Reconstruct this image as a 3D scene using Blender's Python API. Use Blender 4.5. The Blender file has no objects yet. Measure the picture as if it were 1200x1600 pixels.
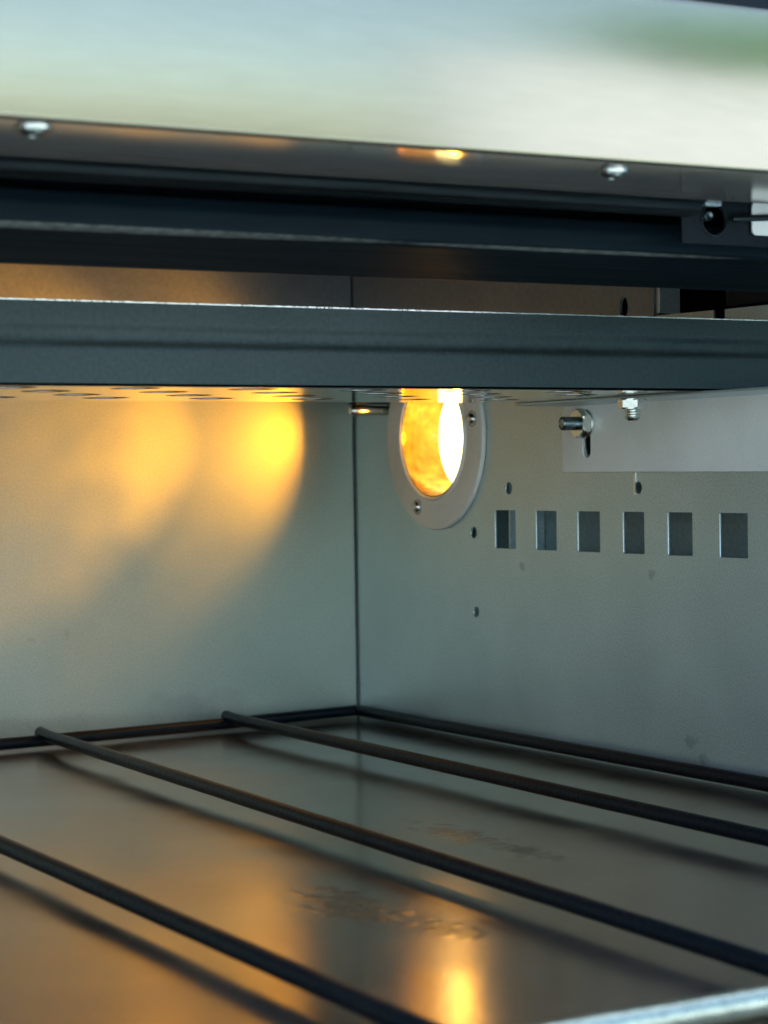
import bpy, bmesh, math, random
from mathutils import Vector, Matrix
random.seed(7)
R = math.radians
scene = bpy.context.scene
C = scene.collection

# ------------------------------------------------------------------ camera
cam_d = bpy.data.cameras.new("camera")
cam_d.sensor_fit = 'VERTICAL'; cam_d.sensor_height = 36.0; cam_d.lens = 75.375
cam_d.clip_start = 0.02; cam_d.clip_end = 500
cam = bpy.data.objects.new("camera", cam_d); C.objects.link(cam)
cam.matrix_world = Matrix(((0.8696, 0.0214, -0.4934, -0.6735),
                           (-0.4936, 0.0075, -0.8697, -1.2248),
                           (-0.0149, 0.9997, 0.0171, 0.1620),
                           (0, 0, 0, 1)))
cam_d.dof.use_dof = True; cam_d.dof.focus_distance = 1.05; cam_d.dof.aperture_fstop = 15.0
scene.camera = cam

# ------------------------------------------------------------------ daylight
SUN_EL, SUN_AZ = R(42), R(200)      # azimuth counted from -Y, the sun stands behind the oven
world = bpy.data.worlds.new("World"); scene.world = world; world.use_nodes = True
wn = world.node_tree.nodes; wl = world.node_tree.links; wn.clear()
wo = wn.new('ShaderNodeOutputWorld'); wb = wn.new('ShaderNodeBackground'); sk = wn.new('ShaderNodeTexSky')
sk.sky_type = 'NISHITA'; sk.sun_disc = False; sk.sun_elevation = SUN_EL
sk.air_density = 1.0; sk.dust_density = 3.0; sk.ozone_density = 1.0
wb.inputs['Strength'].default_value = 0.13
wl.new(sk.outputs[0], wb.inputs[0]); wl.new(wb.outputs[0], wo.inputs[0])
sun_dir = Vector((0.35, 0.94, 0)).normalized()          # horizontal direction towards the sun
sk.sun_rotation = math.atan2(sun_dir.x, sun_dir.y)
sd = bpy.data.lights.new("sun", 'SUN'); sd.energy = 4.2; sd.angle = R(0.5); sd.color = (1, 0.97, 0.93)
so = bpy.data.objects.new("sun", sd); C.objects.link(so)
v = Vector((sun_dir.x*math.cos(SUN_EL), sun_dir.y*math.cos(SUN_EL), math.sin(SUN_EL)))
so.rotation_euler = v.to_track_quat('Z', 'Y').to_euler(); so.location = v*20

scene.view_settings.view_transform = 'Standard'; scene.view_settings.look = 'None'
scene.view_settings.exposure = 2.15; scene.view_settings.gamma = 1.0
cy = scene.cycles
cy.max_bounces = 14; cy.diffuse_bounces = 8; cy.glossy_bounces = 10; cy.transparent_max_bounces = 12
cy.caustics_reflective = True; cy.sample_clamp_indirect = 6.0; cy.blur_glossy = 0.3
cy.use_denoising = True

# ------------------------------------------------------------------ materials
def metal(name, base, rough, metallic=1.0, grain=0.15, bump=0.03, gscale=350, blotch=0.12,
          stretch=(1, 1, 1), scratch=0.0, spec=0.5, var=0.10, wavy=0.0, speck=0.0):
    m = bpy.data.materials.new(name); m.use_nodes = True
    n = m.node_tree.nodes; l = m.node_tree.links
    b = n['Principled BSDF']
    b.inputs['Metallic'].default_value = metallic
    b.inputs['Specular IOR Level'].default_value = spec
    tc = n.new('ShaderNodeTexCoord'); mp = n.new('ShaderNodeMapping'); mp.inputs['Scale'].default_value = stretch
    l.new(tc.outputs['Object'], mp.inputs[0])
    big = n.new('ShaderNodeTexNoise'); big.inputs['Scale'].default_value = 14; big.inputs['Detail'].default_value = 6
    l.new(mp.outputs[0], big.inputs['Vector'])
    fine = n.new('ShaderNodeTexNoise'); fine.inputs['Scale'].default_value = gscale; fine.inputs['Detail'].default_value = 4
    l.new(mp.outputs[0], fine.inputs['Vector'])
    def mr(src, a, c):
        r = n.new('ShaderNodeMapRange'); r.inputs['From Min'].default_value = 0.3; r.inputs['From Max'].default_value = 0.7
        r.inputs['To Min'].default_value = a; r.inputs['To Max'].default_value = c; l.new(src, r.inputs[0]); return r.outputs[0]
    def mul(a, c, op='MULTIPLY'):
        q = n.new('ShaderNodeMath'); q.operation = op; l.new(a, q.inputs[0])
        if isinstance(c, float): q.inputs[1].default_value = c
        else: l.new(c, q.inputs[1])
        return q.outputs[0]
    val = mul(mr(big.outputs['Fac'], 1-var, 1+var), mr(fine.outputs['Fac'], 1-grain, 1+grain))
    if speck:
        vo = n.new('ShaderNodeTexVoronoi'); vo.inputs['Scale'].default_value = 90
        l.new(mp.outputs[0], vo.inputs['Vector'])
        th = n.new('ShaderNodeMath'); th.operation = 'LESS_THAN'; th.inputs[1].default_value = 0.075
        l.new(vo.outputs['Distance'], th.inputs[0])
        th2 = mul(th.outputs[0], mr(big.outputs['Fac'], -0.6, 1.0))
        cl = n.new('ShaderNodeClamp'); l.new(th2, cl.inputs[0])
        val = mul(val, mul(cl.outputs[0], float(speck)), 'ADD')
    mx = n.new('ShaderNodeVectorMath'); mx.operation = 'SCALE'; mx.inputs[0].default_value = base
    l.new(val, mx.inputs['Scale']); l.new(mx.outputs[0], b.inputs['Base Color'])
    rr = mr(big.outputs['Fac'], rough*(1-blotch), rough*(1+blotch))
    if scratch:
        ms = n.new('ShaderNodeMapping'); ms.inputs['Scale'].default_value = (6, 260, 260); ms.inputs['Rotation'].default_value = (0.2, 0.1, 0.35)
        l.new(tc.outputs['Object'], ms.inputs[0])
        sn = n.new('ShaderNodeTexNoise'); sn.inputs['Scale'].default_value = 1.0; sn.inputs['Detail'].default_value = 3
        l.new(ms.outputs[0], sn.inputs['Vector'])
        rr = mul(rr, mr(sn.outputs['Fac'], 1-scratch, 1+scratch))
    l.new(rr, b.inputs['Roughness'])
    bp = n.new('ShaderNodeBump'); bp.inputs['Strength'].default_value = bump; bp.inputs['Distance'].default_value = 0.001
    l.new(fine.outputs['Fac'], bp.inputs['Height'])
    if wavy:
        w = n.new('ShaderNodeTexNoise'); w.inputs['Scale'].default_value = 9; w.inputs['Detail'].default_value = 1.5
        l.new(tc.outputs['Object'], w.inputs['Vector'])
        b2 = n.new('ShaderNodeBump'); b2.inputs['Strength'].default_value = wavy; b2.inputs['Distance'].default_value = 0.01
        l.new(w.outputs['Fac'], b2.inputs['Height']); l.new(b2.outputs[0], bp.inputs['Normal'])
    l.new(bp.outputs[0], b.inputs['Normal'])
    return m

def marks(m, spots, col, strength=1.0, nscale=120, lo=0.45, hi=0.6, rough=None, bump=0.0):
    """irregular stains and painted highlights: spots = (centre xyz, radii xyz) in object space, broken up by noise"""
    n = m.node_tree.nodes; l = m.node_tree.links; b = n['Principled BSDF']
    tc = n.new('ShaderNodeTexCoord'); tot = None
    ns = n.new('ShaderNodeTexNoise'); ns.inputs['Scale'].default_value = nscale; ns.inputs['Detail'].default_value = 3
    l.new(tc.outputs['Object'], ns.inputs['Vector'])
    for c, r in spots:
        s = n.new('ShaderNodeVectorMath'); s.operation = 'SUBTRACT'; s.inputs[1].default_value = c; l.new(tc.outputs['Object'], s.inputs[0])
        d = n.new('ShaderNodeVectorMath'); d.operation = 'DIVIDE'; d.inputs[1].default_value = r; l.new(s.outputs[0], d.inputs[0])
        q = n.new('ShaderNodeVectorMath'); q.operation = 'LENGTH'; l.new(d.outputs[0], q.inputs[0])
        k = n.new('ShaderNodeMapRange'); k.inputs['From Min'].default_value = 1.0; k.inputs['From Max'].default_value = 0.2; l.new(q.outputs['Value'], k.inputs[0])
        if tot is None: tot = k.outputs[0]
        else:
            a = n.new('ShaderNodeMath'); a.operation = 'MAXIMUM'; l.new(tot, a.inputs[0]); l.new(k.outputs[0], a.inputs[1]); tot = a.outputs[0]
    x = n.new('ShaderNodeMath'); x.operation = 'MULTIPLY_ADD'; l.new(ns.outputs['Fac'], x.inputs[0]); x.inputs[1].default_value = 0.9
    h = n.new('ShaderNodeMath'); h.operation = 'MULTIPLY'; h.inputs[1].default_value = 0.35; l.new(tot, h.inputs[0]); l.new(h.outputs[0], x.inputs[2])
    t = n.new('ShaderNodeMapRange'); t.inputs['From Min'].default_value = lo; t.inputs['From Max'].default_value = hi
    l.new(x.outputs[0], t.inputs[0])
    g = n.new('ShaderNodeMath'); g.operation = 'MULTIPLY'; l.new(t.outputs[0], g.inputs[0])
    st = n.new('ShaderNodeMath'); st.operation = 'GREATER_THAN'; st.inputs[1].default_value = 0.001; l.new(tot, st.inputs[0])
    sm = n.new('ShaderNodeMapRange'); sm.inputs['From Max'].default_value = 0.25; l.new(tot, sm.inputs[0]); l.new(sm.outputs[0], g.inputs[1])
    f = n.new('ShaderNodeMath'); f.operation = 'MULTIPLY'; f.inputs[1].default_value = strength; l.new(g.outputs[0], f.inputs[0])
    def mixin(sock, val, is_col):
        old = sock.links[0].from_socket if sock.links else None
        mx = n.new('ShaderNodeMix'); mx.data_type = 'RGBA' if is_col else 'FLOAT'
        A, B, O = (mx.inputs[6], mx.inputs[7], mx.outputs[2]) if is_col else (mx.inputs[2], mx.inputs[3], mx.outputs[0])
        if old: l.new(old, A)
        B.default_value = (*val, 1) if is_col else val
        l.new(f.outputs[0], mx.inputs[0]); l.new(O, sock)
    mixin(b.inputs['Base Color'], col, True)
    if rough is not None: mixin(b.inputs['Roughness'], rough, False)
    if bump:
        bp = n.new('ShaderNodeBump'); bp.inputs['Strength'].default_value = bump; bp.inputs['Distance'].default_value = 0.002
        l.new(f.outputs[0], bp.inputs['Height'])
        old = b.inputs['Normal'].links[0].from_socket; l.new(old, bp.inputs['Normal']); l.new(bp.outputs[0], b.inputs['Normal'])

def emitter(name, col, s):
    m = bpy.data.materials.new(name); m.use_nodes = True; n = m.node_tree.nodes; n.clear()
    e = n.new('ShaderNodeEmission'); e.inputs[0].default_value = (*col, 1); e.inputs[1].default_value = s
    o = n.new('ShaderNodeOutputMaterial'); m.node_tree.links.new(e.outputs[0], o.inputs[0]); return m

M = {}
M['wall'] = metal('galvanised_sheet', (0.60, 0.72, 0.735), 0.37, metallic=0.72, grain=0.16, bump=0.06, gscale=1000, speck=0.10, wavy=0.03)
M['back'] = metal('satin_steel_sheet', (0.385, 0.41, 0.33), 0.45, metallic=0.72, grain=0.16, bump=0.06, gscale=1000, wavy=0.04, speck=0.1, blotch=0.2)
M['bracket'] = metal('zinc_steel', (0.90, 0.95, 0.93), 0.42, metallic=0.0, grain=0.06, bump=0.05, gscale=1600, speck=0.1)
M['floor'] = metal('enamelled_floor', (0.39, 0.315, 0.24), 0.18, metallic=0.88, grain=0.08, bump=0.03, blotch=0.3, wavy=0.06, speck=0.25)
M['tray_face'] = metal('blue_steel', (0.040, 0.056, 0.055), 0.42, metallic=0.85, grain=0.12, bump=0.12, gscale=500, blotch=0.2, speck=0.15)
M['tray_under'] = metal('bright_sheet', (0.62, 0.62, 0.60), 0.07, metallic=1.0, grain=0.03, bump=0.01)
M['bright'] = metal('brushed_stainless', (0.365, 0.355, 0.262), 0.16, grain=0.03, bump=0.0, stretch=(0.15, 1, 1), wavy=0.05)
M['lip'] = metal('polished_stainless', (0.60, 0.56, 0.51), 0.11, metallic=0.70, grain=0.04, bump=0.0, wavy=0.03)
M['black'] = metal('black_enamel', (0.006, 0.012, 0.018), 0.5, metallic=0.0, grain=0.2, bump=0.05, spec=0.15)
M['black_worn'] = metal('dark_steel', (0.03, 0.042, 0.045), 0.33, metallic=0.8, grain=0.2, bump=0.08, scratch=0.5, stretch=(0.1, 1, 1))
M['beam'] = metal('beam_steel', (0.006, 0.014, 0.020), 0.5, metallic=0.0, grain=0.2, bump=0.02, scratch=0.1, stretch=(0.1, 1, 1), spec=0.06)
M['duct'] = metal('duct_sheet', (0.28, 0.37, 0.39), 0.45, metallic=0.3)
M['upper_shade'] = metal('shade_toned_sheet', (0.40, 0.42, 0.43), 0.5, metallic=0.5, grain=0.1, bump=0.05, speck=0.08)  # darker sheet tone that paints in the shade above the tray
M['dark_panel'] = metal('dark_panel', (0.012, 0.02, 0.026), 0.45, metallic=0.3, spec=0.2)
M['rod'] = metal('black_oxide_wire', (0.004, 0.009, 0.013), 0.34, metallic=0.0, grain=0.4, bump=0.35, gscale=420, speck=0.04, spec=0.2)
M['rod_daylit'] = metal('daylit_wire', (0.47, 0.55, 0.43), 0.28, grain=0.2, bump=0.2)  # pale version of the rack wire, reflected daylight put into its colour
M['zinc'] = metal('zinc_plated', (0.70, 0.74, 0.70), 0.22, grain=0.05, bump=0.05)
M['screw'] = metal('screw_steel', (0.27, 0.32, 0.31), 0.22)
M['zinc_dark'] = metal('dull_thread_steel', (0.24, 0.32, 0.34), 0.25, grain=0.1, bump=0.05)
M['ring'] = metal('lamp_rim_enamel', (0.93, 0.92, 0.82), 0.42, metallic=0.0, grain=0.03, bump=0.02)
M['cup'] = metal('amber_reflector', (0.31, 0.17, 0.03), 0.2, metallic=1.0, grain=0.35, bump=0.4, gscale=130, var=0.4, wavy=0.4)
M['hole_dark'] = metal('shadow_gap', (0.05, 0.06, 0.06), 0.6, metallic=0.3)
M['lampdisc'] = emitter('lit_lens', (1.0, 0.78, 0.34), 1.5)
M['plaster'] = metal('reflection_wall_plaster', (0.30, 0.33, 0.42), 0.9, metallic=0.0, bump=0.1, gscale=20)
M['leaf'] = metal('reflection_hedge_green', (0.07, 0.26, 0.03), 0.6, metallic=0.0, grain=0.3)
M['unseen_ground'] = metal('unseen_pale_paving', (0.24, 0.29, 0.28), 0.9, metallic=0.0, gscale=40)
marks(M['floor'], [((-0.1857, -0.4286, 0.0045), (0.016, 0.05, 0.01)), ((-0.1845, -0.4776, 0.0045), (0.012, 0.03, 0.01)), ((-0.300, -0.5359, 0.0045), (0.022, 0.05, 0.01)),
                   ((-0.2917, -0.588, 0.0045), (0.012, 0.03, 0.01))],
      (0.11, 0.10, 0.09), 0.62, nscale=150, lo=0.54, hi=0.80, rough=0.34, bump=0.12)
marks(M['wall'], [((0, -0.3517, 0.0235), (0.01, 0.007, 0.005)), ((0, -0.362, 0.0148), (0.01, 0.006, 0.005)), ((0, -0.1964, 0.1087), (0.01, 0.005, 0.004)),
                  ((0, -0.3199, 0.108), (0.01, 0.004, 0.004))], (0.10, 0.11, 0.11), 0.28, nscale=260, lo=0.55, hi=0.7)
marks(M['back'], [((-0.2232, 0, 0.0662), (0.004, 0.01, 0.003)), ((-0.2007, 0, 0.0689), (0.003, 0.01, 0.005)), ((-0.12, 0, 0.02), (0.06, 0.01, 0.012)), ((-0.21, 0, 0.015), (0.05, 0.01, 0.008))], (0.20, 0.19, 0.16), 0.2, nscale=60, lo=0.5, hi=0.75)
marks(M['beam'], [((0.10, -0.0002, 0.0080), (0.18, 0.01, 0.0013)), ((0.33, -0.0002, 0.0080), (0.10, 0.01, 0.0007))], (0.45, 0.50, 0.47), 0.40, nscale=240, lo=0.25, hi=0.85)  # scratched streak along the beam with its highlight painted in

# ------------------------------------------------------------------ helpers
def empty(name, label, cat, loc, group=None):
    o = bpy.data.objects.new(name, None); C.objects.link(o); o.location = loc
    o.empty_display_size = 0.01
    o['label'] = label; o['category'] = cat
    if group: o['group'] = group
    return o

def link(name, me, mat, parent=None, base=None, label=None, kind=None, smooth=False):
    """mesh given in world coordinates; base = the world place of the object's own origin"""
    base = Vector(base) if base is not None else Vector((0, 0, 0))
    me.name = name
    me.transform(Matrix.Translation(-base))
    if mat is not None: me.materials.clear(); me.materials.append(mat)
    if smooth:
        for p in me.polygons: p.use_smooth = True
        try: me.set_sharp_from_angle(angle=R(35))
        except Exception: pass
    o = bpy.data.objects.new(name, me); C.objects.link(o)
    if parent is not None:
        o.parent = parent
        p = parent; off = Vector((0, 0, 0))
        while p is not None: off += p.location; p = p.parent
        o.location = base - off
    else: o.location = base
    if label: o['label'] = label
    if kind: o['kind'] = kind
    return o

def bm_mesh(bm, name='m'):
    bmesh.ops.recalc_face_normals(bm, faces=bm.faces)
    me = bpy.data.meshes.new(name); bm.to_mesh(me); bm.free(); return me

def box(x0, x1, y0, y1, z0, z1, bev=0.0):
    bm = bmesh.new()
    bmesh.ops.create_cube(bm, size=1)
    for v_ in bm.verts:
        v_.co = Vector(((x0+x1)/2+v_.co.x*(x1-x0), (y0+y1)/2+v_.co.y*(y1-y0), (z0+z1)/2+v_.co.z*(z1-z0)))
    if bev: bmesh.ops.bevel(bm, geom=bm.edges[:], offset=bev, segments=2, affect='EDGES', profile=0.5)
    return bm_mesh(bm)

def sheet(outline, holes, t, fn, bevel=0.0):
    """2D outline with holes, extruded by t, its points sent through fn(u, v, w), w in 0..t"""
    cu = bpy.data.curves.new('tmp', 'CURVE'); cu.dimensions = '2D'; cu.fill_mode = 'BOTH'
    for pts in [outline]+holes:
        sp = cu.splines.new('POLY'); sp.points.add(len(pts)-1)
        for p, (a, b_) in zip(sp.points, pts): p.co = (a, b_, 0, 1)
        sp.use_cyclic_u = True
    cu.extrude = t/2 - bevel; cu.bevel_depth = bevel; cu.bevel_resolution = 1; cu.offset = -bevel
    ob = bpy.data.objects.new('tmp', cu); C.objects.link(ob)
    dg = bpy.context.evaluated_depsgraph_get(); dg.update()
    me = bpy.data.meshes.new_from_object(ob.evaluated_get(dg))
    bpy.data.objects.remove(ob); bpy.data.curves.remove(cu)
    for v_ in me.vertices:
        v_.co = Vector(fn(v_.co.x, v_.co.y, v_.co.z + t/2))
    bm = bmesh.new(); bm.from_mesh(me); bmesh.ops.remove_doubles(bm, verts=bm.verts, dist=1e-6)
    bpy.data.meshes.remove(me); return bm_mesh(bm)

def circ(cx, cy_, r, n=32, ry=None):
    return [(cx+r*math.cos(2*math.pi*i/n), cy_+(ry or r)*math.sin(2*math.pi*i/n)) for i in range(n)]
def rect(a0, b0, a1, b1, r=0.0, seg=4):
    if not r: return [(a0, b0), (a1, b0), (a1, b1), (a0, b1)]
    out = []
    for cx, cy_, s in ((a1-r, b0+r, -90), (a1-r, b1-r, 0), (a0+r, b1-r, 90), (a0+r, b0+r, 180)):
        for k in range(seg+1):
            t = R(s+90*k/seg); out.append((cx+r*math.cos(t), cy_+r*math.sin(t)))
    return out

def extrude_x(profile, x0, x1, nseg=1):
    """closed (y, z) profile swept along x"""
    bm = bmesh.new(); rows = []
    for i in range(nseg+1):
        x = x0+(x1-x0)*i/nseg
        rows.append([bm.verts.new((x, y, z)) for y, z in profile])
    n = len(profile)
    for a, b_ in zip(rows, rows[1:]):
        for k in range(n): bm.faces.new((a[k], a[(k+1) % n], b_[(k+1) % n], b_[k]))
    bm.faces.new(rows[0]); bm.faces.new(rows[-1][::-1])
    return bm_mesh(bm)

def strip_profile(path, t):
    """open (y, z) path -> closed profile of thickness t"""
    out, inn = [], []
    for i, p in enumerate(path):
        a = Vector(path[max(i-1, 0)]); b_ = Vector(path[min(i+1, len(path)-1)])
        d = (b_-a).normalized(); nrm = Vector((-d.y, d.x))*t
        out.append(tuple(p)); inn.append((p[0]+nrm.x, p[1]+nrm.y))
    return out+inn[::-1]

def round_path(path, r, seg=5):
    res = [Vector(path[0])]
    for i in range(1, len(path)-1):
        p = Vector(path[i]); a = (Vector(path[i-1])-p).normalized(); b_ = (Vector(path[i+1])-p).normalized()
        s = p+a*r; e = p+b_*r
        for k in range(seg+1):
            t = k/seg; res.append(s*(1-t)**2+p*2*t*(1-t)+e*t*t)
    res.append(Vector(path[-1])); return [tuple(q) for q in res]

def tube(pts, r, n=14, wob=0.0, step=None):
    P = [Vector(p) for p in pts]
    if step:
        Q = [P[0]]
        for a, b_ in zip(P, P[1:]):
            k = max(1, int((b_-a).length/step))
            Q += [a.lerp(b_, (i+1)/k) for i in range(k)]
        P = Q
    bm = bmesh.new(); rings = []
    for i, p in enumerate(P):
        d = (P[min(i+1, len(P)-1)]-P[max(i-1, 0)]).normalized()
        u = d.cross(Vector((0, 0, 1)));
        if u.length < 1e-3: u = d.cross(Vector((1, 0, 0)))
        u.normalize(); w = u.cross(d)
        rr = r*(1+random.uniform(-wob, wob))
        rings.append([bm.verts.new(p+rr*(math.cos(2*math.pi*k/n)*u+math.sin(2*math.pi*k/n)*w)) for k in range(n)])
    for a, b_ in zip(rings, rings[1:]):
        for k in range(n): bm.faces.new((a[k], a[(k+1) % n], b_[(k+1) % n], b_[k]))
    bm.faces.new(rings[0][::-1]); bm.faces.new(rings[-1])
    return bm_mesh(bm)

def lathe(profile, origin, axis, n=40, close=False):
    """profile of (distance along axis, radius)"""
    ax = Vector(axis).normalized(); u = ax.orthogonal().normalized(); w = ax.cross(u); o = Vector(origin)
    bm = bmesh.new(); rings = []
    for d, r in profile:
        if r < 1e-6: rings.append([bm.verts.new(o+ax*d)])
        else: rings.append([bm.verts.new(o+ax*d+r*(math.cos(2*math.pi*k/n)*u+math.sin(2*math.pi*k/n)*w)) for k in range(n)])
    pairs = list(zip(rings, rings[1:]))
    if close: pairs.append((rings[-1], rings[0]))
    for a, b_ in pairs:
        for k in range(n):
            k2 = (k+1) % n
            if len(a) == 1 and len(b_) == 1: continue
            if len(a) == 1: bm.faces.new((a[0], b_[k2], b_[k]))
            elif len(b_) == 1: bm.faces.new((a[k], a[k2], b_[0]))
            else: bm.faces.new((a[k], a[k2], b_[k2], b_[k]))
    return bm_mesh(bm)

def hexnut(origin, axis, af, h, hole=0.0, turn=0.0):
    """hexagonal nut or bolt head with chamfered corners"""
    ax = Vector(axis).normalized(); u = ax.orthogonal().normalized(); w = ax.cross(u); o = Vector(origin)
    rc = af/math.sqrt(3); bm = bmesh.new(); n = 36
    def hexr(t):
        k = (t % (math.pi/3))-math.pi/6; return (af/2)/math.cos(k)
    rings = []
    for d, f in ((0, .93), (h*.16, 1.0), (h*.84, 1.0), (h, .93)):
        ring = []
        for k in range(n):
            t = 2*math.pi*k/n; r = hexr(t)
            if f < 1: r = min(r, af/2*1.03)
            t += turn
            ring.append(bm.verts.new(o+ax*d+r*(math.cos(t)*u+math.sin(t)*w)))
        rings.append(ring)
    for a, b_ in zip(rings, rings[1:]):
        for k in range(n): bm.faces.new((a[k], a[(k+1) % n], b_[(k+1) % n], b_[k]))
    bm.faces.new(rings[0][::-1]); bm.faces.new(rings[-1])
    return bm_mesh(bm)

def threaded(origin, axis, r, length, pitch=0.00125, tip=0.0012, n=24):
    prof = [(0, 0), (0, r)]; d = 0.0
    while d < length-tip:
        prof += [(d+pitch*.25, r), (d+pitch*.6, r*.87), (d+pitch*.9, r)]; d += pitch
    prof += [(length-tip, r*.92), (length, r*.62), (length-tip*.2, 0)]
    return lathe(prof, origin, axis, n)

# ------------------------------------------------------------------ the oven cavity (setting)
ZF = 0.0045
side_fn = lambda u, v_, w: (w, u, v_)                      # (y, z) drawing, thickness towards +x
outline = [(0.0, 0.0), (0.0, 0.315), (-0.3265, 0.315), (-0.3265, 0.2427), (-0.374, 0.2420), (-0.374, 0.233),
           (-0.383, 0.233), (-0.383, 0.2418), (-0.76, 0.2385), (-0.76, 0.0)]
vy = [(-0.1686, -0.1906), (-0.2117, -0.2325), (-0.2529, -0.2741), (-0.2951, -0.3141), (-0.3343, -0.3549),
      (-0.3768, -0.3988), (-0.4180, -0.4400), (-0.4590, -0.4810), (-0.5, -0.522)]
holes = [circ(-0.103, 0.185, 0.0362, 48)]
holes += [rect(b_, 0.1185, a, 0.1408, 0.0006, 2) for a, b_ in vy]
for y, z, r in ((-.184, .1535, .0036), (-.145, .1273, .0036), (-.1466, .0803, .0033), (-.3091, .1535, .0033)):
    holes.append(circ(y, z, r, 20))
holes.append(circ(-.2653, .1815, .0052, 24, .0125))
holes.append(circ(-.2998, .2491, .0045, 20, .0060))
side = link('side_wall', sheet(outline, holes, 0.0014, side_fn), M['wall'], kind='structure')
link('edge_return', box(-0.0002, 0.0135, -0.3297, -0.3268, 0.2440, 0.314, 0.0004), M['wall'], side)
link('upper_panel', sheet([(-0.003, 0.2360), (-0.003, 0.314), (-0.3262, 0.314), (-0.3262, 0.2360)], [circ(-.2998, .2491, .0040, 20, .0055)], 0.0010, lambda u, v_, w: (-w-0.0002, u, v_)), M['upper_shade'], side)
link('bare_scratch', box(-0.0004, -0.0001, -0.3072, -0.3056, 0.1500, 0.1615), M['zinc'], side)
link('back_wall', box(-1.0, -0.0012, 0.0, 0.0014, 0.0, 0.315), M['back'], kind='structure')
link('upper_back_shade', box(-0.999, -0.0016, -0.0012, -0.0002, 0.2440, 0.314), M['upper_shade'], kind='structure')  # sheet added to darken the shaded top of the back wall
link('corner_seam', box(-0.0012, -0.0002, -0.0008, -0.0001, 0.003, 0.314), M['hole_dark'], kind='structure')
link('left_wall', box(-1.0015, -1.0, -0.76, 0.0, 0.0, 0.315), M['wall'], kind='structure')
link('floor_plate', box(-1.0, -0.0002, -0.80, -0.0002, 0.0, ZF, 0.0), M['floor'], kind='structure')
link('ceiling', box(-1.0, 0.30, -0.585, 0.0, 0.3155, 0.317), M['dark_panel'], kind='structure')
link('duct_wall', box(0.0285, 0.0300, -0.76, 0.0, 0.0, 0.2375), M['duct'], kind='structure')
duct = link('cutout_lining', box(0.052, 0.0535, -0.76, 0.0, 0.238, 0.315), M['dark_panel'], kind='structure')
link('duct_shelf', box(0.0302, 0.0518, -0.76, 0.0, 0.2365, 0.238), M['dark_panel'], kind='structure')
link('duct_fold', box(0.004, 0.028, -0.1785, -0.1775, 0.05, 0.2), M['wall'], kind='structure')
link('outer_casing', box(0.30, 0.302, -0.80, 0.02, -0.4, 0.40), M['wall'], kind='structure')
link('casing_top', box(-1.05, 0.302, -0.60, 0.04, 0.345, 0.347), M['wall'], kind='structure')
link('casing_back', box(-1.05, 0.302, 0.02, 0.022, -0.4, 0.345), M['wall'], kind='structure')
link('casing_left', box(-1.05, -1.048, -0.80, 0.02, -0.4, 0.345), M['wall'], kind='structure')
link('lower_front', box(-1.05, 0.30, -0.80, -0.79, -0.4, -0.004), M['bright'], kind='structure')

# ------------------------------------------------------------------ oven lamp
LY, LZ = -0.1045, 0.1850
lamp = empty('oven_lamp', 'round oven lamp glowing white and amber in a cream rim on the side wall', 'lamp', (0, LY, LZ))
ring = sheet(circ(0, 0, 0.0565, 72), [circ(0, 0, 0.0365, 60)], 0.0032, lambda u, v_, w: (-w-0.0002, LY+u, LZ+v_), bevel=0.0008)
link('rim', ring, M['ring'], lamp, (0, LY, LZ), smooth=True)
link('inner_collar', lathe([(0.0034, 0.0366), (0.0046, 0.0374), (0.0050, 0.0386), (0.0034, 0.0396)], (0, LY, LZ), (-1, 0, 0), 60, close=True), M['ring'], lamp, (0, LY, LZ), smooth=True)
cup = link('reflector_cup', lathe([(-0.0035, 0.0361), (0.008, 0.0359), (0.026, 0.0352), (0.0264, 0.0), (0.0274, 0.0), (0.0274, 0.0362), (-0.0035, 0.0364)], (0, LY, LZ), (1, 0, 0), 60), M['cup'], lamp, (0, LY, LZ), smooth=True)
link('lit_lens', lathe([(0.0205, 0.0), (0.0208, 0.018), (0.0216, 0.0340), (0.0230, 0.0350), (0.0240, 0.0)], (0, LY, LZ), (1, 0, 0), 60), M['lampdisc'], lamp, (0, LY, LZ), smooth=True)
# clear cover glass
g = bpy.data.materials.new('cover_glass'); g.use_nodes = True; gn = g.node_tree.nodes; gl = g.node_tree.links; gn.clear()
go = gn.new('ShaderNodeOutputMaterial'); gt = gn.new('ShaderNodeBsdfTransparent'); gt.inputs[0].default_value = (1, .93, .78, 1)
gg = gn.new('ShaderNodeBsdfGlossy'); gg.inputs['Roughness'].default_value = 0.12
gf = gn.new('ShaderNodeValue'); gf.outputs[0].default_value = 0.07; gm = gn.new('ShaderNodeMixShader')
gl.new(gf.outputs[0], gm.inputs[0]); gl.new(gt.outputs[0], gm.inputs[1]); gl.new(gg.outputs[0], gm.inputs[2]); gl.new(gm.outputs[0], go.inputs[0])
link('cover_glass', lathe([(0.0006, 0.0), (0.0006, 0.0356)], (0, LY, LZ), (1, 0, 0), 60), g, lamp, (0, LY, LZ), smooth=True)
gb = link('glass_bulb', lathe([(0.0, 0), (0.0015, 0.003), (0.005, 0.0052), (0.010, 0.0055), (0.0195, 0.0045)], (0.002, LY+0.012, LZ+0.001), (1, 0, 0), 24), g, lamp, (0, LY, LZ), smooth=True)
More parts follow.
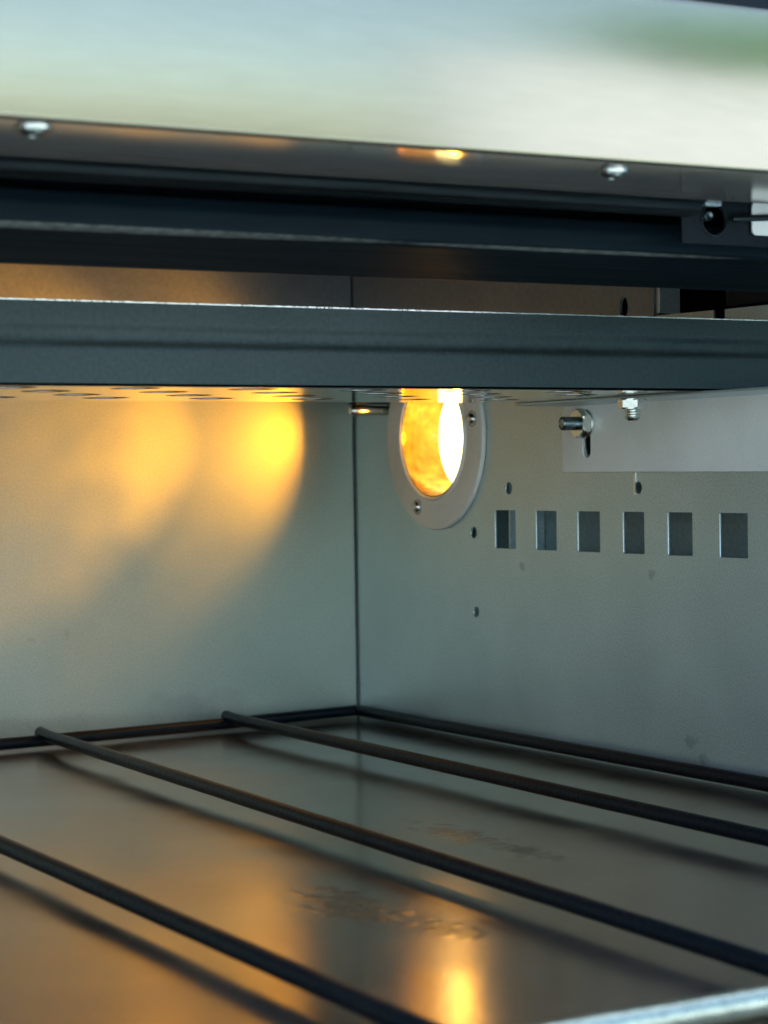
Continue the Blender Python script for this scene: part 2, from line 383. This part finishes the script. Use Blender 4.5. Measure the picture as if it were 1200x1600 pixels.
for ang in (-66, 54, 168):
    sy = LY+0.0468*math.cos(R(ang)); sz = LZ+0.0468*math.sin(R(ang))
    s = link('rim_screw', lathe([(0.0030, 0.0036), (0.0042, 0.0036), (0.0054, 0.0028), (0.0060, 0.0014), (0.0061, 0)], (0, sy, sz), (-1, 0, 0), 20), M['zinc'], lamp, (0, sy, sz), smooth=True)
    link('countersink', lathe([(0.0033, 0.0039), (0.0036, 0.0047), (0.0034, 0.0048), (0.0031, 0.0039)], (0, sy, sz), (-1, 0, 0), 20), M['zinc_dark'], s, (0, sy, sz), smooth=True)
def bulb(name, loc, energy, r, half, blend, col):
    d = bpy.data.lights.new(name, 'SPOT'); d.energy = energy; d.shadow_soft_size = r; d.color = col
    d.spot_size = R(2*half); d.spot_blend = blend
    o = bpy.data.objects.new(name, d); C.objects.link(o); o.parent = lamp; o.location = Vector(loc)-Vector((0, LY, LZ))
    o.rotation_euler = Vector((1, 0, 0)).to_track_quat('Z', 'Y').to_euler(); return o
AMB = (1.0, 0.44, 0.02)
bulb('bulb_light', (0.0150, LY, LZ), 0.20, 0.0024, 66, 0.9, AMB)
o = bulb('bulb_light', (0.0185, LY, LZ), 1.35, 0.0014, 30, 0.5, AMB)
o.rotation_euler = Vector((math.cos(R(10)), -math.sin(R(10)), 0.0)).to_track_quat('Z', 'Y').to_euler()
o = bulb('bulb_light', (0.0132, LY, LZ), 0.20, 0.0014, 42, 0.45, AMB)      # spot tilted to shape the lamp's glow on the back wall
o.rotation_euler = Vector((math.cos(R(25)), -math.sin(R(25)), 0.0)).to_track_quat('Z', 'Y').to_euler()

# ------------------------------------------------------------------ bracket on the side wall
br = empty('support_bracket', 'pale zinc steel angle bracket with a slot, bolted high on the side wall', 'bracket', (0, -0.2418, 0.162))
bo = [(-0.2418, 0.1630), (-0.2418, 0.1950), (-0.2455, 0.1990), (-0.76, 0.1990), (-0.76, 0.1590), (-0.2425, 0.1622)]
slot = [(-0.2625-0.0028+0.0037*math.cos(R(a)), 0.1735+0.0037*math.sin(R(a))) for a in range(180, 361, 20)] + \
       [(-0.2625-0.0028+0.0037*math.cos(R(a)), 0.1900+0.0037*math.sin(R(a))) for a in range(0, 181, 20)]
bp_ = (0, -0.2418, 0.162)
link('wall_plate', sheet(bo, [slot], 0.0018, lambda u, v_, w: (-w-0.0003, u, v_), bevel=0.0003), M['bracket'], br, bp_)
fl = [(-0.0023, -0.250), (-0.0023, -0.76), (-0.044, -0.76), (-0.044, -0.262), (-0.040, -0.252)]
link('flange', sheet(fl, [], 0.0012, lambda u, v_, w: (u, v_, 0.1983+w)), M['wall'], br, bp_)
# stud through the slot
sx, sy, sz = -0.0021, -0.2660, 0.1885
st = link('stud_bolt', threaded((sx, sy, sz), (-1, 0, 0), 0.0037, 0.0165), M['zinc_dark'], br, (sx, sy, sz), smooth=True)
link('nut', hexnut((sx-0.0014, sy, sz), (-1, 0, 0), 0.0140, 0.0060, turn=R(14)), M['zinc'], st, (sx, sy, sz))
link('washer', lathe([(0, 0.0035), (0, 0.0078), (0.0012, 0.0078), (0.0012, 0.0035)], (sx-0.0001, sy, sz), (-1, 0, 0), 30, close=True), M['zinc'], st, (sx, sy, sz), smooth=True)
hx, hy = -0.0395, -0.3590
hb = link('hex_bolt', threaded((hx, hy, 0.1985), (0, 0, -1), 0.0040, 0.0112), M['zinc'], br, (hx, hy, 0.1985), smooth=True)
link('nut', hexnut((hx, hy, 0.1982), (0, 0, -1), 0.0128, 0.0052, turn=R(32)), M['zinc'], hb, (hx, hy, 0.1985))

# ------------------------------------------------------------------ perforated tray / deflector
TX0, TX1, TY0, TY1, TZ = -0.99, -0.0024, -0.420, -0.266, 0.1996
tr = empty('perforated_tray', 'dark sheet metal tray with an upturned front rim and rows of round holes', 'tray', (-0.5, TY0, TZ))
th = []
rows = [(-0.4005, -0.3235), (-0.3685, -0.2965), (-0.3355, -0.3235), (-0.3020, -0.2965)]
for ry, x0 in rows:
    k = -13
    while x0+k*0.054 < -0.055:
        if x0+k*0.054 > -0.965: th.append(circ(x0+k*0.054, ry, 0.0112, 22))
        k += 1
link('perforated_base', sheet([(TX0, TY0), (TX1, TY0), (TX1, TY1), (TX0, TY1)], th, 0.0010, lambda u, v_, w: (u, v_, TZ+w)), M['tray_under'], tr, (-0.5, TY0, TZ))
path = round_path([(-0.4200, 0.1994), (-0.4200, 0.2150), (-0.4191, 0.2180), (-0.4191, 0.2215), (-0.4200, 0.2246), (-0.4200, 0.2333)], 0.0016, 5)
link('front_rim', extrude_x(strip_profile(path, -0.0012), TX0, TX1, 24), M['tray_face'], tr, (-0.5, TY0, TZ), smooth=True)
# raw cut upper edge with burrs
bm = bmesh.new(); x = -0.50
while x < TX1:
    w_ = random.uniform(0.0006, 0.0022); h = random.uniform(0.0, 0.00022)
    r_ = bmesh.ops.create_cube(bm, size=1)
    for v_ in r_['verts']: v_.co = Vector((x+w_/2+v_.co.x*w_, -0.4196+v_.co.y*0.0011, 0.23345+h/2+v_.co.z*(0.00035+h)))
    x += w_+random.choice((0.0, 0.0, 0.0, 0.0003, 0.0006))
link('burred_edge', bm_mesh(bm), M['zinc'], tr, (-0.5, TY0, TZ), kind='stuff')

# ------------------------------------------------------------------ dark beam across the top of the opening
bmn = empty('cross_beam', 'black steel cross beam with worn scratched edge and painted highlight above the tray', 'beam', (-0.5, -0.5, 0.2448))
path = round_path([(-0.490, 0.268), (-0.497, 0.2660), (-0.5000, 0.2610), (-0.5000, 0.2534), (-0.4930, 0.2520), (-0.445, 0.2448)], 0.0014, 4)
link('beam_face', extrude_x(strip_profile(path, 0.0012), -0.99, 0.0, 2), M['beam'], bmn, (-0.5, -0.5, 0.2448), smooth=True)
link('beam_back', box(-0.99, 0.0, -0.4448, -0.4436, 0.2447, 0.3150), M['black'], bmn, (-0.5, -0.5, 0.2448))

# ------------------------------------------------------------------ hood above the opening
hd = empty('oven_hood', 'bright brushed steel hood panel with a polished underside and two screws above the opening', 'hood', (-0.5, -0.61, 0.2705))
def part(name, prof, x0, x1, mat, n=2, sm=True):
    return link(name, extrude_x(prof, x0, x1, n), mat, hd, (-0.5, -0.61, 0.2705), smooth=sm)
path = round_path([(-0.6085, 0.2706), (-0.6105, 0.2712), (-0.6105, 0.3300), (-0.6085, 0.3312), (-0.590, 0.3314)], 0.0012, 4)
part('face_panel', strip_profile(path, -0.0012), -1.04, 0.30, M['bright'])
part('under_lip', strip_profile([(-0.6080, 0.2705), (-0.540, 0.2705), (-0.540, 0.2760)], 0.0010), -1.04, 0.30, M['lip'], sm=False)
path = round_path([(-0.541, 0.2745), (-0.5350, 0.2745), (-0.5350, 0.2712), (-0.5320, 0.2705), (-0.5300, 0.2672), (-0.5285, 0.2662), (-0.518, 0.2662), (-0.518, 0.2750)], 0.0012, 4)
part('inner_channel', strip_profile(path, 0.0010), -1.04, -0.1292, M['black_worn'])
part('upper_panel', [(-0.5895, 0.3318), (-0.5895, 0.46), (-0.588, 0.46), (-0.588, 0.3318)], -1.04, 0.30, M['dark_panel'], sm=False)
for px, py in ((-0.4400, -0.5985), (-0.2185, -0.5930)):
    s = link('lip_screw', lathe([(0, 0.0044), (0.0012, 0.0044), (0.0022, 0.0038), (0.0028, 0.0026), (0.0029, 0.0016), (0.0014, 0.0012), (0.0013, 0)], (px, py, 0.2704), (0, 0, -1), 28), M['screw'], hd, (px, py, 0.2704))
    link('washer', lathe([(-0.0002, 0.0035), (-0.0002, 0.0060), (0.0009, 0.0056), (0.0009, 0.0035)], (px, py, 0.2704), (0, 0, -1), 28, close=True), M['zinc'], s, (px, py, 0.2704), smooth=True)

# end bracket of the hood with its bolts
eb = empty('hood_end_bracket', 'black end bracket with round hole and cable at the right of the hood', 'bracket', (-0.1, -0.50, 0.262))
ebp = (-0.1, -0.50, 0.262)
link('bracket_plate', sheet(rect(-0.128, 0.256, 0.06, 0.292), [circ(-0.1115, 0.2662, 0.0062, 28)], 0.0015, lambda u, v_, w: (u, -0.5160+w, v_)), M['dark_panel'], eb, ebp)
link('hole_collar', lathe([(0, 0.0062), (0.0006, 0.0064), (0.0006, 0.0070), (0, 0.0072)], (-0.1115, -0.5160, 0.2662), (0, -1, 0), 28, close=True), M['black_worn'], eb, ebp, smooth=True)
link('bolt_in_hole', threaded((-0.1115, -0.509, 0.2682), (0, -1, 0), 0.0022, 0.004), M['zinc_dark'], eb, ebp, smooth=True)
link('spacer_tab', box(-0.1185, -0.1098, -0.5195, -0.5162, 0.2715, 0.2750, 0.0006), M['wall'], eb, ebp)
link('cable', tube([(-0.104, -0.5185, 0.2668), (-0.096, -0.5195, 0.2672), (-0.086, -0.5200, 0.2678), (-0.060, -0.5190, 0.2682)], 0.0014, 10), M['black_worn'], eb, ebp, smooth=True)
link('light_tab', sheet(rect(-0.0930, 0.2605, -0.0700, 0.2745, 0.0022), [], 0.0012, lambda u, v_, w: (u, -0.5185+w, v_)), M['bracket'], eb, ebp)

link('light_blocker', box(0.0115, 0.0520, -0.4460, -0.4445, 0.2385, 0.3150), M['dark_panel'], side)  # unseen plate added to stop daylight leaking past the beam end
link('slot_shade_box', box(0.0016, 0.0030, -0.275, -0.255, 0.165, 0.197), M['black'], side)  # black box added behind the slot so it reads as deep shade
cp = link('cutout_plate', box(0.0100, 0.0112, -0.62, -0.3715, 0.2445, 0.2640, 0.0003), M['dark_panel'], side)

# ------------------------------------------------------------------ thermostat probe near the corner
pr = empty('temperature_probe', 'small bright metal probe tip sticking out of the side wall beside the lamp', 'probe', (0, -0.045, 0.2030))
link('probe_tip', lathe([(-0.001, 0.0030), (0.012, 0.0031), (0.020, 0.0036), (0.0255, 0.0036), (0.0275, 0.0024), (0.0280, 0)], (0, -0.045, 0.2030), (-1, 0, 0), 24), M['zinc'], pr, (0, -0.045, 0.2030), smooth=True)
link('probe_dark_strip', box(-0.0260, -0.0003, -0.0500, -0.0400, 0.2068, 0.2080, 0.0003), M['black'], pr, (0, -0.045, 0.2030))  # thin black strip along the top of the probe

# ------------------------------------------------------------------ wire rack on the floor
rk = empty('wire_rack', 'black wire rack of long round rods lying just above the oven floor', 'rack', (-0.4, -0.35, ZF))
rkb = (-0.4, -0.35, ZF)
def rod(name, pts, r, mat, label=None):
    o = link(name, tube(pts, r, 18, 0.012, 0.012), M[mat], rk, pts[0], smooth=True)
    if label: o['label'] = label
    return o
rod('frame_bar', [(-0.006, -0.010, 0.0102), (-0.1027, -0.0190, 0.0094), (-0.2293, -0.0330, 0.0094), (-0.3780, -0.046, 0.0094), (-0.80, -0.06, 0.0094)], 0.0035, 'rod')
rod('frame_bar', [(-0.0062, -0.010, 0.0102), (-0.0062, -0.746, 0.0105)], 0.0035, 'rod')
rod('frame_bar', [(-0.80, -0.06, 0.0094), (-0.80, -0.746, 0.0094)], 0.0035, 'rod')
for a, b_ in (((-0.1025, -0.0150), (-0.1130, -0.744)), ((-0.2290, -0.0270), (-0.2560, -0.744)), ((-0.3745, -0.040), (-0.3815, -0.744)), ((-0.512, -0.048), (-0.512, -0.744)), ((-0.652, -0.050), (-0.652, -0.744))):
    rod('rod', [(*a, 0.0135), (a[0]*.98+b_[0]*.02, a[1]*.98+b_[1]*.02, 0.0128), (*b_, 0.0118)], 0.0035, 'rod')
for (a, b_) in ((-0.1025, -0.0178), (-0.2290, -0.0320), (-0.3745, -0.0450), (-0.512, -0.049), (-0.652, -0.054)):
    bmw = bmesh.new(); bmesh.ops.create_icosphere(bmw, subdivisions=2, radius=1.0)
    for v_ in bmw.verts:
        k = 1+random.uniform(-0.12, 0.12)
        v_.co = Vector((a+v_.co.x*0.0052*k, b_-0.0012+v_.co.y*0.0034*k, 0.0112+v_.co.z*0.0030*k))
    link('weld_bead', bm_mesh(bmw), M['rod'], rk, (a, b_, 0.0112), smooth=True)
rod('front_bar', [(-0.002, -0.7475, 0.0105), (-0.802, -0.7475, 0.0105)], 0.0044, 'rod_daylit', 'front bar of the rack, coloured pale for the daylight it catches')

# ------------------------------------------------------------------ unseen wall, hedge and paving added behind the camera for reflections and bounce
link('unseen_ground', box(-60, 60, -60, 60, -0.92, -0.90), M['unseen_ground'], kind='structure')
gw = link('reflection_wall', box(3.0, 9.5, -6.2, -6.0, -0.9, 1.60), M['plaster'])
gw['label'] = 'white plastered wall added out of view for the hood to reflect'; gw['category'] = 'wall'
bm = bmesh.new()
for i in range(9000):
    c = Vector((random.uniform(4.6, 9.5), random.uniform(-7.6, -6.6), random.uniform(1.4, 2.6)))
    s = random.uniform(.04, .09); rot = Matrix.Rotation(random.uniform(0, 6.28), 3, Vector((random.gauss(0, 1), random.gauss(0, 1), random.gauss(0, 1))).normalized())
    q = [bm.verts.new(c+rot @ Vector(p)*s) for p in ((-1, -.5, 0), (0, -.6, .1), (1, 0, 0), (0, .6, .1))]
    bm.faces.new(q)
hg = link('hedge', bm_mesh(bm), M['leaf']); hg['label'] = 'green leafy hedge added out of view for the hood to reflect'; hg['category'] = 'hedge'
